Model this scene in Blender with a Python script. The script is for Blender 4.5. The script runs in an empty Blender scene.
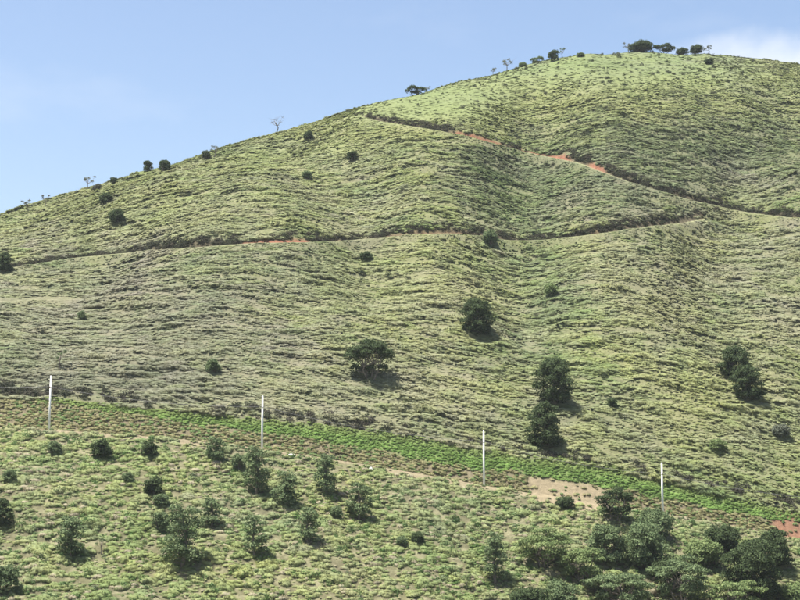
import bpy, math, random
import numpy as np

# ---------------------------------------------------------------- camera, sky, sun, exposure
scene = bpy.context.scene
R = math.radians
cam_d = bpy.data.cameras.new('camera'); cam = bpy.data.objects.new('camera', cam_d)
scene.collection.objects.link(cam); scene.camera = cam
cam_d.sensor_width = 36.0; cam_d.lens = 36.0*1493.0/800.0
cam_d.clip_start = 0.5; cam_d.clip_end = 20000.0
cam.location = (0, 0, 0); cam.rotation_euler = (R(90)+math.atan(170.0/1493.0), 0, 0)

SUN = np.array([-0.30, -0.10, 0.94]); SUN = SUN/np.linalg.norm(SUN)
SUN_EL = math.asin(SUN[2]); SUN_ROT = math.atan2(SUN[0], SUN[1])
world = bpy.data.worlds.new('World'); scene.world = world; world.use_nodes = True
wn, wl = world.node_tree.nodes, world.node_tree.links
wn.clear()
wout = wn.new('ShaderNodeOutputWorld'); wbg = wn.new('ShaderNodeBackground'); wsky = wn.new('ShaderNodeTexSky')
wsky.sky_type = 'NISHITA'; wsky.sun_disc = False
wsky.sun_elevation = SUN_EL; wsky.sun_rotation = SUN_ROT
wsky.altitude = 600; wsky.air_density = 1.0; wsky.dust_density = 3.2; wsky.ozone_density = 0.7
SKY_STRENGTH = 0.065
wbg.inputs['Strength'].default_value = SKY_STRENGTH
# thin high cloud drifting over the whole sky
wtc = wn.new('ShaderNodeTexCoord')
wmap = wn.new('ShaderNodeMapping'); wmap.inputs['Scale'].default_value = (5.0, 5.0, 14.0); wmap.inputs['Location'].default_value = (5.1, 2.4, 0.2)
wno = wn.new('ShaderNodeTexNoise'); wno.inputs['Scale'].default_value = 1.0; wno.inputs['Detail'].default_value = 6.0; wno.inputs['Roughness'].default_value = 0.55
wrmp = wn.new('ShaderNodeMapRange'); wrmp.inputs['From Min'].default_value = 0.56; wrmp.inputs['From Max'].default_value = 0.80; wrmp.inputs['To Max'].default_value = 0.22
wmix = wn.new('ShaderNodeMixRGB'); wmix.inputs['Color2'].default_value = (4.7, 4.95, 5.3, 1)
wl.new(wtc.outputs['Generated'], wmap.inputs['Vector']); wl.new(wmap.outputs[0], wno.inputs['Vector'])
wl.new(wno.outputs['Fac'], wrmp.inputs['Value'])
wl.new(wsky.outputs[0], wmix.inputs['Color1'])
# the flat white bank of cloud that rests behind the right shoulder of the hill
def cloud_bank(direction, size, gain):
    d = wn.new('ShaderNodeVectorMath'); d.operation = 'SUBTRACT'; d.inputs[1].default_value = direction
    s = wn.new('ShaderNodeVectorMath'); s.operation = 'MULTIPLY'; s.inputs[1].default_value = (1/size[0], 1/size[0], 1/size[1])
    l = wn.new('ShaderNodeVectorMath'); l.operation = 'LENGTH'
    wl.new(wtc.outputs['Generated'], d.inputs[0]); wl.new(d.outputs[0], s.inputs[0]); wl.new(s.outputs[0], l.inputs[0])
    n = wn.new('ShaderNodeTexNoise'); n.inputs['Scale'].default_value = 26.0; n.inputs['Detail'].default_value = 5.0
    wl.new(wtc.outputs['Generated'], n.inputs['Vector'])
    a = wn.new('ShaderNodeMath'); a.operation = 'MULTIPLY_ADD'; a.inputs[1].default_value = 1.6; wl.new(n.outputs['Fac'], a.inputs[0]); wl.new(l.outputs['Value'], a.inputs[2])
    m = wn.new('ShaderNodeMapRange'); m.interpolation_type = 'SMOOTHSTEP'
    m.inputs['From Min'].default_value = 1.95; m.inputs['From Max'].default_value = 0.95; m.inputs['To Max'].default_value = gain
    wl.new(a.outputs[0], m.inputs['Value'])
    return m.outputs[0]
def direction_of(px, py):
    u = (px-400)/1493.0; v = (300-py)/1493.0; p = math.atan(170/1493.0)
    d = np.array([u, math.cos(p)-v*math.sin(p), math.sin(p)+v*math.cos(p)]); return tuple(d/np.linalg.norm(d))
fac = wrmp.outputs[0]
for px_, py_, sz_, g_ in ((800, 60, (0.085, 0.024), 0.75), (725, 56, (0.05, 0.016), 0.5)):
    mx = wn.new('ShaderNodeMath'); mx.operation = 'MAXIMUM'
    wl.new(fac, mx.inputs[0]); wl.new(cloud_bank(direction_of(px_, py_), sz_, g_), mx.inputs[1]); fac = mx.outputs[0]
wl.new(fac, wmix.inputs['Fac']); wl.new(wmix.outputs[0], wbg.inputs['Color']); wl.new(wbg.outputs[0], wout.inputs['Surface'])

sun_d = bpy.data.lights.new('sun', 'SUN'); sun = bpy.data.objects.new('sun', sun_d); scene.collection.objects.link(sun)
sun_d.energy = 4.4; sun_d.angle = R(2.5); sun_d.color = (1.0, 0.95, 0.86)
from mathutils import Vector
sun.rotation_euler = Vector(SUN).to_track_quat('Z', 'Y').to_euler(); sun.location = (-60, 60, 200)
vs = scene.view_settings
vs.view_transform = 'Standard'; vs.look = 'None'; vs.gamma = 1.0; vs.use_curve_mapping = False; vs.exposure = 1.72
scene.render.engine = 'CYCLES'

ZRX = [-200.0, -180.0, -160.0, -140.0, -120.0, -100.0, -80.0, -60.0, -40.0, -20.0, 0.0, 20.0, 40.0, 60.0, 80.0, 100.0, 120.0, 140.0, 160.0, 180.0, 200.0, 220.0]
ZRZ = [29.0, 37.0, 44.9, 52.9, 64.6, 72.2, 81.3, 90.0, 98.8, 107.5, 115.8, 124.1, 131.0, 137.5, 140.7, 142.4, 139.1, 134.6, 130.3, 124.2, 121.8, 119.4]
# ---------------------------------------------------------------- terrain (pure numpy, metres)
F = 1493.0                                   # focal length in pixels of an 800 px wide picture
PITCH = math.atan(170.0 / F)
def perlin(x, y, seed=0):
    rs = np.random.RandomState(seed)
    perm = rs.permutation(256); ang = rs.rand(256) * 2 * np.pi
    gx, gy = np.cos(ang), np.sin(ang)
    xi = np.floor(x).astype(np.int64); yi = np.floor(y).astype(np.int64)
    fx = x - xi; fy = y - yi
    u = fx*fx*fx*(fx*(fx*6-15)+10); v = fy*fy*fy*(fy*(fy*6-15)+10)
    def g(ix, iy, dx, dy):
        h = perm[(perm[ix & 255] + iy) & 255]
        return gx[h]*dx + gy[h]*dy
    a = g(xi, yi, fx, fy); b = g(xi+1, yi, fx-1, fy)
    c = g(xi, yi+1, fx, fy-1); d = g(xi+1, yi+1, fx-1, fy-1)
    return ((a*(1-u)+b*u)*(1-v) + (c*(1-u)+d*u)*v) * 1.5
def fbm(x, y, seed=0, octs=3):
    s = 0; a = 1.0; n = 0
    for o in range(octs):
        s = s + a*perlin(x*2**o+17.3*o, y*2**o-9.1*o, seed+o); n += a; a *= 0.5
    return s / n
def sstep(a, b, x):
    t = np.clip((x-a)/(b-a), 0, 1); return t*t*(3-2*t)
def ray(px, py):
    u = (px-400.0)/F; v = (300.0-py)/F
    return np.array([u, math.cos(PITCH)-v*math.sin(PITCH), math.sin(PITCH)+v*math.cos(PITCH)])
def pix(x, y, z):
    c, s = math.cos(PITCH), math.sin(PITCH)
    f = y*c+z*s; up = -y*s+z*c
    return 400+F*x/f, 300-F*up/f

# road: runs across the hill about 252 m away and drops to the right
_rp = [(-140, 420), (0, 428), (50, 430), (100, 433), (200, 441), (262, 449), (330, 459), (400, 470), (480, 485), (540, 495), (600, 504), (690, 518), (760, 531), (800, 540), (940, 575)]
_rx, _rz = [], []
YROAD0 = 252.0
for a_, b_ in _rp:
    r_ = ray(a_, b_); k_ = YROAD0 / r_[1]; _rx.append(r_[0]*k_); _rz.append(r_[2]*k_)
def y_road(x): return YROAD0 + 3.0*np.sin(x/60.0) + 0.0*x
def z_road(x):
    xx = np.clip(x, _rx[0]-60, _rx[-1]+60)
    return sum(np.interp(xx+o, _rx, _rz) for o in (-6, -3, 0, 3, 6))/5
def bank_h(x): return np.interp(x, [-80, -60, -34, -23, 0, 14, 34, 50, 62, 80], [5.0, 5.2, 4.6, 4.9, 6.0, 5.8, 6.2, 5.0, 4.5, 4.5])
_zrx = ZRX; _zrz = ZRZ                         # height of the crest line, left to right
def y_crest(x): return 520 - 0.5*np.clip(90-x, 0, 260) - 0.12*np.clip(x-140, 0, 400)
def z_crest(x): return np.interp(x, _zrx, _zrz)
_t = np.linspace(0, 3, 1501)
_sl = 1.0 - 1.02*sstep(0.62, 1.04, _t) - 0.75*sstep(1.0, 1.5, _t) + 0.7*sstep(1.7, 2.3, _t)
_pp = np.cumsum(_sl)*(_t[1]-_t[0]); _pp = _pp/np.interp(1.0, _t, _pp)
def gully(x, y, pts, w, depth):
    d2 = np.full(np.shape(x), 1e9)
    for (ax, ay), (bx, by) in zip(pts[:-1], pts[1:]):
        vx, vy = bx-ax, by-ay
        t = np.clip(((x-ax)*vx+(y-ay)*vy)/(vx*vx+vy*vy), 0, 1)
        d2 = np.minimum(d2, (x-ax-t*vx)**2+(y-ay-t*vy)**2)
    return -depth*np.exp(-d2/(2*w*w))
def hill_base(x, y):
    yr = y_road(x); zr = z_road(x); dy = y-yr
    bh = bank_h(x); bw = 0.85*bh
    y0 = yr+2.6+bw; z0 = zr+bh
    yc = y_crest(x); t = (y-y0)/(yc-y0)
    up = z0 + (z_crest(x)-z0)*np.interp(t, _t, _pp)
    f = sstep(0.02, 0.25, t)*sstep(2.2, 1.0, t)
    und = 2.6*fbm(x/62, y/70, 3, 2) + 0.9*perlin(x/19, y/26, 8)
    und = und + gully(x, y, [(40, 420), (32, 370), (27, 320), (27, 285), (30, 262)], 9.0, 5.0)
    und = und + gully(x, y, [(112, 420), (92, 385), (74, 350), (66, 318)], 9.0, 3.8)
    und = und + gully(x, y, [(-30, 400), (-12, 355), (-6, 320)], 10.0, 3.6)
    und = und + gully(x, y, [(-95, 380), (-70, 330), (-62, 290)], 11.0, 3.0)
    up = up + und*f
    bank = zr + bh*np.clip((dy-2.6)/bw, 0, 1)
    low = zr - 0.52*np.clip(-2.8-dy, 0, 500)
    low = low + (1.3*fbm(x/24, y/20, 21, 2))*sstep(-4, -14, dy)
    floor_ = -26.0 + 0.002*np.clip(x, -200, 200)
    near = np.interp(y, [-4000, -60, -8, 8, 40, 120, 175, 200], [40, 12, -1.7, -1.7, -10, -27, -31, -45])
    low = np.where(dy < -2.8, np.maximum(low, np.minimum(floor_, low+0)+0), low)
    low = np.log1p(np.exp(np.clip((low-near)/1.5, -40, 40)))*1.5 + near
    flat = zr
    z = np.where(dy < -2.8, low, np.where(dy < 2.6, flat, np.where(dy < 2.6+bw, bank, up)))
    return z
def cast(px, py, fn, lo=180.0, hi=640.0):
    r = ray(px, py); k = np.linspace(lo, hi, 4601)/r[1]
    g = r[2]*k - fn(r[0]*k, r[1]*k)
    i = np.nonzero(g < 0)[0]
    if len(i) == 0: i = np.array([np.argmin(g)])
    i = i[0]
    if i > 0 and g[i] < 0:
        t = g[i-1]/(g[i-1]-g[i]); kk = k[i-1]+(k[i]-k[i-1])*t
    else: kk = k[i]
    return r*kk
# ---------------------------------------------------------------- small helpers
COL = scene.collection
def mesh_from(name, v, f, smooth=False):
    """v: (n,3) array, f: list of face tuples or an (m,k) array"""
    me = bpy.data.meshes.new(name)
    v = np.asarray(v, dtype=np.float32)
    if isinstance(f, np.ndarray):
        m, k = f.shape
        me.vertices.add(len(v)); me.vertices.foreach_set('co', v.ravel())
        me.loops.add(m*k); me.loops.foreach_set('vertex_index', f.astype(np.int32).ravel())
        me.polygons.add(m); me.polygons.foreach_set('loop_start', np.arange(0, m*k, k, dtype=np.int32))
        me.polygons.foreach_set('use_smooth', np.full(m, smooth))
        me.update(calc_edges=True); me.validate()
    else:
        me.from_pydata(v.tolist(), [], f); me.update()
        me.polygons.foreach_set('use_smooth', np.full(len(me.polygons), smooth))
    return me
def link(name, me, mat=None, parent=None, coll=None):
    o = bpy.data.objects.new(name, me); (coll or COL).objects.link(o)
    if mat is not None: me.materials.append(mat)
    if parent is not None: o.parent = parent
    return o
def tag(o, label=None, cat=None, group=None, kind=None):
    for k, v in (('label', label), ('category', cat), ('group', group), ('kind', kind)):
        if v: o[k] = v
    return o
def empty(name, loc):
    o = bpy.data.objects.new(name, None); COL.objects.link(o); o.location = loc; o.empty_display_size = 0.5
    return o
def vcol(me, name, c):
    a = me.color_attributes.new(name, 'FLOAT_COLOR', 'POINT')
    c = np.asarray(c, dtype=np.float32)
    if c.shape[1] == 3: c = np.hstack([c, np.ones((len(c), 1), np.float32)])
    a.data.foreach_set('color', c.ravel())

# ---------------------------------------------------------------- materials
def new_mat(name):
    m = bpy.data.materials.new(name); m.use_nodes = True
    n, l = m.node_tree.nodes, m.node_tree.links
    return m, n, l, n['Principled BSDF'], n['Material Output']
def ground_mat():
    m, n, l, p, o = new_mat('hillside_soil_and_thatch')
    at = n.new('ShaderNodeAttribute'); at.attribute_name = 'col'
    tc = n.new('ShaderNodeTexCoord')
    no = n.new('ShaderNodeTexNoise'); no.inputs['Scale'].default_value = 1.4; no.inputs['Detail'].default_value = 8; no.inputs['Roughness'].default_value = 0.7
    l.new(tc.outputs['Object'], no.inputs['Vector'])
    mr = n.new('ShaderNodeMapRange'); mr.inputs['From Min'].default_value = 0.3; mr.inputs['From Max'].default_value = 0.7; mr.inputs['To Min'].default_value = 0.72; mr.inputs['To Max'].default_value = 1.28
    l.new(no.outputs['Fac'], mr.inputs['Value'])
    mu = n.new('ShaderNodeVectorMath'); mu.operation = 'SCALE'
    l.new(at.outputs['Color'], mu.inputs[0]); l.new(mr.outputs[0], mu.inputs['Scale'])
    l.new(mu.outputs[0], p.inputs['Base Color'])
    p.inputs['Roughness'].default_value = 0.95; p.inputs['Specular IOR Level'].default_value = 0.15
    b = n.new('ShaderNodeBump'); b.inputs['Strength'].default_value = 0.7; b.inputs['Distance'].default_value = 0.25
    l.new(no.outputs['Fac'], b.inputs['Height']); l.new(b.outputs[0], p.inputs['Normal'])
    return m
def leafy_mat(name, attr, atype, translucent, gain=1.0, rough=0.65):
    m, n, l, p, o = new_mat(name)
    at = n.new('ShaderNodeAttribute'); at.attribute_name = attr; at.attribute_type = atype
    src = at.outputs['Color']
    if atype == 'INSTANCER':                       # blades of one tuft differ a little among themselves
        a2 = n.new('ShaderNodeAttribute'); a2.attribute_name = 'blade'; a2.attribute_type = 'GEOMETRY'
        mu = n.new('ShaderNodeVectorMath'); mu.operation = 'MULTIPLY'
        l.new(src, mu.inputs[0]); l.new(a2.outputs['Color'], mu.inputs[1]); src = mu.outputs[0]
    p.inputs['Roughness'].default_value = rough; p.inputs['Specular IOR Level'].default_value = 0.12
    l.new(src, p.inputs['Base Color'])
    t = n.new('ShaderNodeBsdfTranslucent'); l.new(src, t.inputs['Color'])
    mx = n.new('ShaderNodeMixShader'); mx.inputs[0].default_value = translucent
    l.new(p.outputs[0], mx.inputs[1]); l.new(t.outputs[0], mx.inputs[2]); l.new(mx.outputs[0], o.inputs['Surface'])
    return m
def plain_mat(name, c1, c2, scale, rough=0.85, bump=0.2, stretch=(1, 1, 1)):
    m, n, l, p, o = new_mat(name)
    tc = n.new('ShaderNodeTexCoord'); mp = n.new('ShaderNodeMapping'); mp.inputs['Scale'].default_value = stretch
    no = n.new('ShaderNodeTexNoise'); no.inputs['Scale'].default_value = scale; no.inputs['Detail'].default_value = 6
    l.new(tc.outputs['Object'], mp.inputs[0]); l.new(mp.outputs[0], no.inputs['Vector'])
    mx = n.new('ShaderNodeMixRGB'); mx.inputs['Color1'].default_value = (*c1, 1); mx.inputs['Color2'].default_value = (*c2, 1)
    mr = n.new('ShaderNodeMapRange'); mr.inputs['From Min'].default_value = 0.35; mr.inputs['From Max'].default_value = 0.65
    l.new(no.outputs['Fac'], mr.inputs['Value']); l.new(mr.outputs[0], mx.inputs['Fac'])
    l.new(mx.outputs[0], p.inputs['Base Color']); p.inputs['Roughness'].default_value = rough; p.inputs['Specular IOR Level'].default_value = 0.3
    b = n.new('ShaderNodeBump'); b.inputs['Strength'].default_value = bump; b.inputs['Distance'].default_value = 0.05
    l.new(no.outputs['Fac'], b.inputs['Height']); l.new(b.outputs[0], p.inputs['Normal'])
    return m
M_GROUND = ground_mat()
M_GRASS = leafy_mat('grass_blades', 'tint', 'INSTANCER', 0.30, rough=0.8)
M_LEAF = leafy_mat('tree_leaves', 'lc', 'GEOMETRY', 0.35, rough=0.75)
M_BARK = plain_mat('grey_brown_bark', (0.09, 0.075, 0.06), (0.19, 0.165, 0.135), 5.0, stretch=(1, 1, 0.25))
M_POLE = plain_mat('weathered_concrete', (0.70, 0.70, 0.68), (0.80, 0.80, 0.79), 3.0, rough=0.8, bump=0.05, stretch=(1, 1, 0.2))
M_METAL = plain_mat('galvanised_metal', (0.32, 0.33, 0.34), (0.45, 0.46, 0.47), 12.0, rough=0.5, bump=0.02)
M_CABLE = plain_mat('grey_cable_sheath', (0.10, 0.10, 0.10), (0.16, 0.16, 0.16), 3.0, rough=0.6, bump=0.02)
M_CERAMIC = plain_mat('brown_insulator_glaze', (0.10, 0.05, 0.035), (0.14, 0.07, 0.05), 9.0, rough=0.25, bump=0.0)
M_STONE = plain_mat('pale_stone', (0.45, 0.43, 0.38), (0.62, 0.60, 0.55), 4.0, rough=0.9, bump=0.4)

# ---------------------------------------------------------------- hillside sheet
def grown(a, b, step, lo, hi, k=1.18):
    c = list(np.arange(a, b+step/2, step)); s = step
    while c[-1] < hi: s *= k; c.append(c[-1]+s)
    s = step; pre = []; q = a
    while q > lo: s *= k; q -= s; pre.append(q)
    return np.array(pre[::-1]+c)
GX = grown(-150, 180, 0.55, -1200, 1200)
ya = np.arange(188, 300, 0.5); yb = np.arange(300, 560, 0.7)
lo_ = grown(188, 189, 0.5, -400, 189)
GY = np.concatenate([lo_[lo_ < 187.9], ya, yb, grown(560, 561, 0.7, 560, 1700)[0:]]); GY = np.unique(np.round(GY, 4))
GY = GY[np.concatenate([[True], np.diff(GY) > 0.2])]
X, Y = np.meshgrid(GX, GY)
Z = hill_base(X, Y)
DY = Y - y_road(X); BH = bank_h(X); BW = 0.85*BH
T_BANK = (DY-2.6)/BW                                   # 0 foot of the road cutting, 1 its top

# tracks cut into the slope
def polyline(pts): return np.array([cast(a, b, hill_base) for a, b in pts])
def resample(P, step=1.5):
    d = np.concatenate([[0], np.cumsum(np.linalg.norm(np.diff(P[:, :2], axis=0), axis=1))])
    s = np.arange(0, d[-1], step)
    Q = np.stack([np.interp(s, d, P[:, i]) for i in range(3)], 1)
    k = np.ones(9)/9
    for i in range(3):
        Q[:, i] = np.convolve(np.pad(Q[:, i], 4, mode='edge'), k, 'valid')
    return Q
TR_UP = resample(polyline([(352, 117), (372, 120), (395, 124), (440, 131), (480, 141), (515, 150), (545, 157), (570, 160), (590, 167), (612, 176), (640, 186), (680, 198), (710, 206), (745, 213), (800, 219), (860, 224)]))
TR_LOW = resample(polyline([(-60, 278), (0, 270), (60, 260), (130, 253), (200, 248), (240, 244), (285, 243), (310, 243), (350, 241), (400, 236), (440, 234), (470, 234), (492, 240), (520, 242), (560, 239), (600, 234), (640, 228), (690, 222), (724, 218)]))
TR_SIDE = resample(polyline([(-60, 306), (0, 302), (40, 300), (75, 299), (112, 297)]))
def signed(P, x, y):
    """plan distance to a polyline (uphill side positive), its height and position along it"""
    best = np.full(x.shape, 1e9); sg = np.zeros(x.shape); hz = np.zeros(x.shape); al = np.zeros(x.shape)
    for i in range(len(P)-1):
        ax, ay, az = P[i]; bx, by, bz = P[i+1]
        m = (x > min(ax, bx)-10) & (x < max(ax, bx)+10) & (y > min(ay, by)-10) & (y < max(ay, by)+10)
        if not m.any(): continue
        xx, yy = x[m], y[m]; vx, vy = bx-ax, by-ay
        t = np.clip(((xx-ax)*vx+(yy-ay)*vy)/(vx*vx+vy*vy), 0, 1)
        dx, dy = xx-ax-t*vx, yy-ay-t*vy; d = np.hypot(dx, dy)
        side = np.where(vx*dy-vy*dx > 0, 1.0, -1.0)
        b = best[m]; w = d < b
        best[m] = np.where(w, d, b); sg[m] = np.where(w, side, sg[m]); hz[m] = np.where(w, az+(bz-az)*t, hz[m]); al[m] = np.where(w, i+t, al[m])
    return best*sg, hz, al, best < 9.9
track_cls = np.zeros(X.shape, np.int8); bank_cls = np.zeros(X.shape); S_OF = {}
for ti, (P, w, b, fade) in enumerate(((TR_UP, 1.3, 1.35, 8), (TR_LOW, 1.3, 1.45, 8), (TR_SIDE, 0.8, 0.9, 5))):
    s, hz, al, near = signed(P, X, Y)
    end = np.clip(np.minimum(al, len(P)-1-al)/fade, 0, 1)
    d_up = np.where(near, np.clip((s-w)/b, 0, 1), 1); d_dn = np.where(near, np.clip((-s-w)/2.2, 0, 1), 1)
    cut = np.where(s > 0, hz+(Z-hz)*d_up**0.8, hz+(Z-hz)*d_dn)
    Z = np.where(near & (np.maximum(d_up*(s > 0), d_dn*(s <= 0)) < 1), Z+(cut-Z)*end, Z)
    track_cls[near & (np.abs(s) < w) & (end > 0.3)] = ti+1
    S_OF[ti] = (np.where(near & (end > 0.25), s, 99), al)
    bank_cls = np.maximum(bank_cls, np.where(near & (s > w*0.9) & (s < w+b+0.2), end, 0))
# small relief: cattle terraces and hummocks
PX, PY = pix(X, np.maximum(Y, 20), Z)
ROADMASK = sstep(2.2, 4.2, np.abs(DY)) 
TRMASK = np.ones(X.shape)
for ti in S_OF: TRMASK = TRMASK*sstep(0.8, 3.0, np.abs(S_OF[ti][0]))
CREST = np.interp(np.clip(X, -200, 220), ZRX, ZRZ)
def crest_t(x, y):
    y0 = y_road(x)+2.6+0.85*bank_h(x); return (y-y0)/(y_crest(x)-y0)
CT = crest_t(X, Y)
def terrace(x, y):
    wx = 1.8*perlin(x/13, y/13, 41)+0.8*perlin(x/4.5, y/4.5, 43)
    a = perlin(x/15+0.3, (y+wx*1.3)/2.3, 31); b = perlin(x/6.0, (y+wx)/1.5, 33)
    return 0.6*(np.abs(a)*2-0.5) + 0.4*b
def turf(x, y, z):                                     # clipped smooth turf on the upper shoulder
    px, py = pix(x, y, z)
    return np.clip(np.exp(-((px-560)/250)**4-(np.maximum(py-62, 0)/32)**3)+0.9*np.exp(-((px-420)/95)**4-((py-106)/19)**4)+0.5*np.exp(-((px-210)/150)**4-((py-150)/14)**2), 0, 1)
TURF = np.where(DY > 0, turf(X, np.maximum(Y, 20), Z), 0)
rough = np.where(DY > 0, (0.74*sstep(1.05, 0.85, CT)+0.10)*(1-0.75*TURF), 0.50)*ROADMASK*TRMASK
rough = rough*np.where((T_BANK > -0.05) & (T_BANK < 1.05), 0.45, 1.0)
fineview = (X > -150) & (X < 180) & (Y > 187) & (Y < 560)
Z = Z + np.where(fineview, rough*terrace(X, Y), 0)
def ground_z(x, y):
    x = np.asarray(x, float); y = np.asarray(y, float)
    i = np.clip(np.searchsorted(GX, x)-1, 0, len(GX)-2); j = np.clip(np.searchsorted(GY, y)-1, 0, len(GY)-2)
    u = np.clip((x-GX[i])/(GX[i+1]-GX[i]), 0, 1); v = np.clip((y-GY[j])/(GY[j+1]-GY[j]), 0, 1)
    return (Z[j, i]*(1-u)+Z[j, i+1]*u)*(1-v)+(Z[j+1, i]*(1-u)+Z[j+1, i+1]*u)*v
def spot(px, py): return cast(px, py, ground_z)

# ---------------------------------------------------------------- what grows where (colours of the plants and soils themselves)
C_YG = np.array([0.205, 0.224, 0.088]); C_STRAW = np.array([0.224, 0.222, 0.150]); C_GREY = np.array([0.162, 0.154, 0.126])
C_GREEN = np.array([0.104, 0.156, 0.058]); C_LUSH = np.array([0.136, 0.212, 0.060]); C_DARK = np.array([0.060, 0.085, 0.036])
C_TAN = np.array([0.190, 0.158, 0.102]); C_RED = np.array([0.155, 0.070, 0.044]); C_OCHRE = np.array([0.160, 0.138, 0.088]); C_HUMUS = np.array([0.075, 0.065, 0.040])
BLOBS = [  # px, py, rx, ry, (yellow green, straw, grey, green, dark) : patches of different pasture
    (560, 90, 260, 34, (2.6, 0.2, -0.3, 0.4, -0.6)), (420, 110, 90, 22, (2.6, 0.3, -0.3, 0.3, -0.6)), (250, 150, 150, 22, (1.3, 0.2, 0, 0.6, -0.2)), (60, 205, 110, 22, (0.9, 0.3, 0, 0.7, 0)),
    (700, 145, 140, 48, (-0.6, -0.2, 0.9, 0.6, 1.8)), (520, 178, 90, 32, (-0.4, -0.2, 0.5, 0.9, 1.6)), (640, 200, 100, 20, (0, 0, 1.0, 0.4, 0.6)),
    (130, 325, 200, 75, (-0.5, 0.4, 1.7, 0.2, 0.8)), (60, 380, 120, 20, (-0.6, 0, 1.9, 0, 1.8)), (170, 215, 160, 30, (0.7, 0.5, 0.5, 0.3, 0)),
    (420, 290, 110, 50, (1.1, 0.6, 0.1, 0.3, -0.2)), (300, 265, 70, 30, (0.2, 0, 0.6, 0.7, 0.5)), (360, 400, 120, 35, (0.5, 0.9, 0.8, 0.2, 0)),
    (640, 280, 60, 50, (0.6, 1.0, 0.5, 0, -0.2)), (545, 290, 30, 80, (-0.5, -0.2, 0.3, 1.3, 1.1)), (760, 300, 70, 60, (0.1, 0.6, 1.0, 0.2, 0.2)),
    (700, 390, 90, 40, (1.6, 0.5, 0, 0.4, -0.3)), (760, 450, 70, 35, (0.8, 0.4, 0.3, 0.9, 0)), (630, 430, 60, 30, (0.6, 0.7, 0.7, 0.2, 0)), (250, 420, 160, 14, (0, 0.2, 1.3, 0.1, 0.6)),
]
def pasture(x, y, z):
    px, py = pix(x, y, z); dy = y-y_road(x)
    W = np.stack([np.full(x.shape, q) for q in (1.0, 0.72, 0.52, 0.85, 0.12)], -1)
    for bx, by, rx, ry, g in BLOBS:
        k = np.exp(-((px-bx)/rx)**2-((py-by)/ry)**2); W = W+k[..., None]*np.array(g)
    low = sstep(-2, -6, dy)
    W = W*(1-low[..., None])+low[..., None]*np.array([1.4, 0.65, 0.25, 1.4, 0.15])
    n1 = np.stack([fbm(x/16, y/13, 50+q, 3) for q in range(5)], -1); n2 = np.stack([perlin(x/3.6, y/1.9, 70+q) for q in range(5)], -1)
    W = np.clip(W+1.35*n1+0.8*n2, 0.0, None)**1.6+1e-4
    W = W/W.sum(-1, keepdims=True)
    return (W @ np.stack([C_YG, C_STRAW, C_GREY, C_GREEN, C_DARK]))*(1-turf(x, y, z)[..., None]*np.array([0.40, 0.33, 0.34]))
GREEN_TOP = ([-150, 30, 60, 100, 200, 300, 400, 480, 520, 600, 660, 760, 800, 950], [0, 0, 0.10, 0.2, 0.34, 0.45, 0.58, 0.55, 0.48, 0.48, 0.55, 0.45, 0.3, 0.3])
def bank_zones(px, tb, n):
    g = np.interp(px, *GREEN_TOP)
    lush = sstep(1-g-0.10, 1-g+0.10, tb+0.16*n)*(g > 0.02)
    tanp = sstep(522, 534, px+8*n)*sstep(616, 600, px)*(1-lush)
    red = sstep(768, 778, px+8*n)
    return lush, tanp, red

# ground colour
short_ = np.maximum(sstep(0.92, 1.0, CT), TURF)[..., None]              # clipped turf near the crest hides its soil
lowsl = sstep(-2, -6, DY)[..., None]; dry_ = sstep(-0.05, 0.3, fbm(X/1.8, Y/1.5, 95, 2))[..., None]
bare_ = (0.46+0.44*short_)
base = bare_*pasture(X, Y, Z)+(1-bare_)*C_HUMUS
base = base*(1-lowsl)+lowsl*(0.35*base+0.65*(C_HUMUS*(1-dry_)+dry_*np.array([0.165, 0.150, 0.095])))
n_a = fbm(X/3.0, Y/2.0, 90, 3)
PXc, PYc = pix(X, np.maximum(Y, 20), Z)
lush, tanp, red = bank_zones(PXc, T_BANK, n_a)
bk = ((T_BANK > -0.02) & (T_BANK < 1.02))
ochre = 0.8*C_OCHRE*(1-0.5*sstep(0.0, 0.5, n_a)[..., None])+0.5*sstep(0.0, 0.5, n_a)[..., None]*C_HUMUS*1.6
bcol = ochre*(1-lush[..., None])+lush[..., None]*(0.6*C_LUSH+0.4*C_HUMUS)
bcol = bcol*(1-tanp[..., None])+tanp[..., None]*C_TAN
bcol = bcol*(1-red[..., None])+red[..., None]*(0.75*C_RED+0.25*C_TAN)
base = np.where(bk[..., None], bcol, base)
road = np.abs(DY) <= 2.6
base = np.where(road[..., None], (0.8*C_TAN+0.2*C_OCHRE)*(1+0.2*n_a[..., None]), base)
fillslope = (DY < -2.6) & (DY > -5.5) & (PXc > 530) & (PXc < 606)
base = np.where(fillslope[..., None], C_TAN*(1+0.2*n_a[..., None]), base)
fillb = (DY < -2.6) & (DY > -4.0-1.2*n_a) & (PXc <= 530)
base = np.where(fillb[..., None], 0.25*C_TAN+0.70*C_OCHRE*(1+0.4*n_a[..., None]), base)
def red_up(px): return np.maximum.reduce([sstep(448, 458, px)*sstep(512, 500, px), sstep(515, 525, px)*sstep(577, 566, px), sstep(584, 592, px)*sstep(612, 602, px)])
def red_low(px): return np.maximum.reduce([sstep(228, 245, px)*sstep(318, 305, px), 0.55*sstep(318, 330, px)*sstep(486, 478, px), 0.5*sstep(584, 590, px)*sstep(604, 598, px)])
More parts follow.
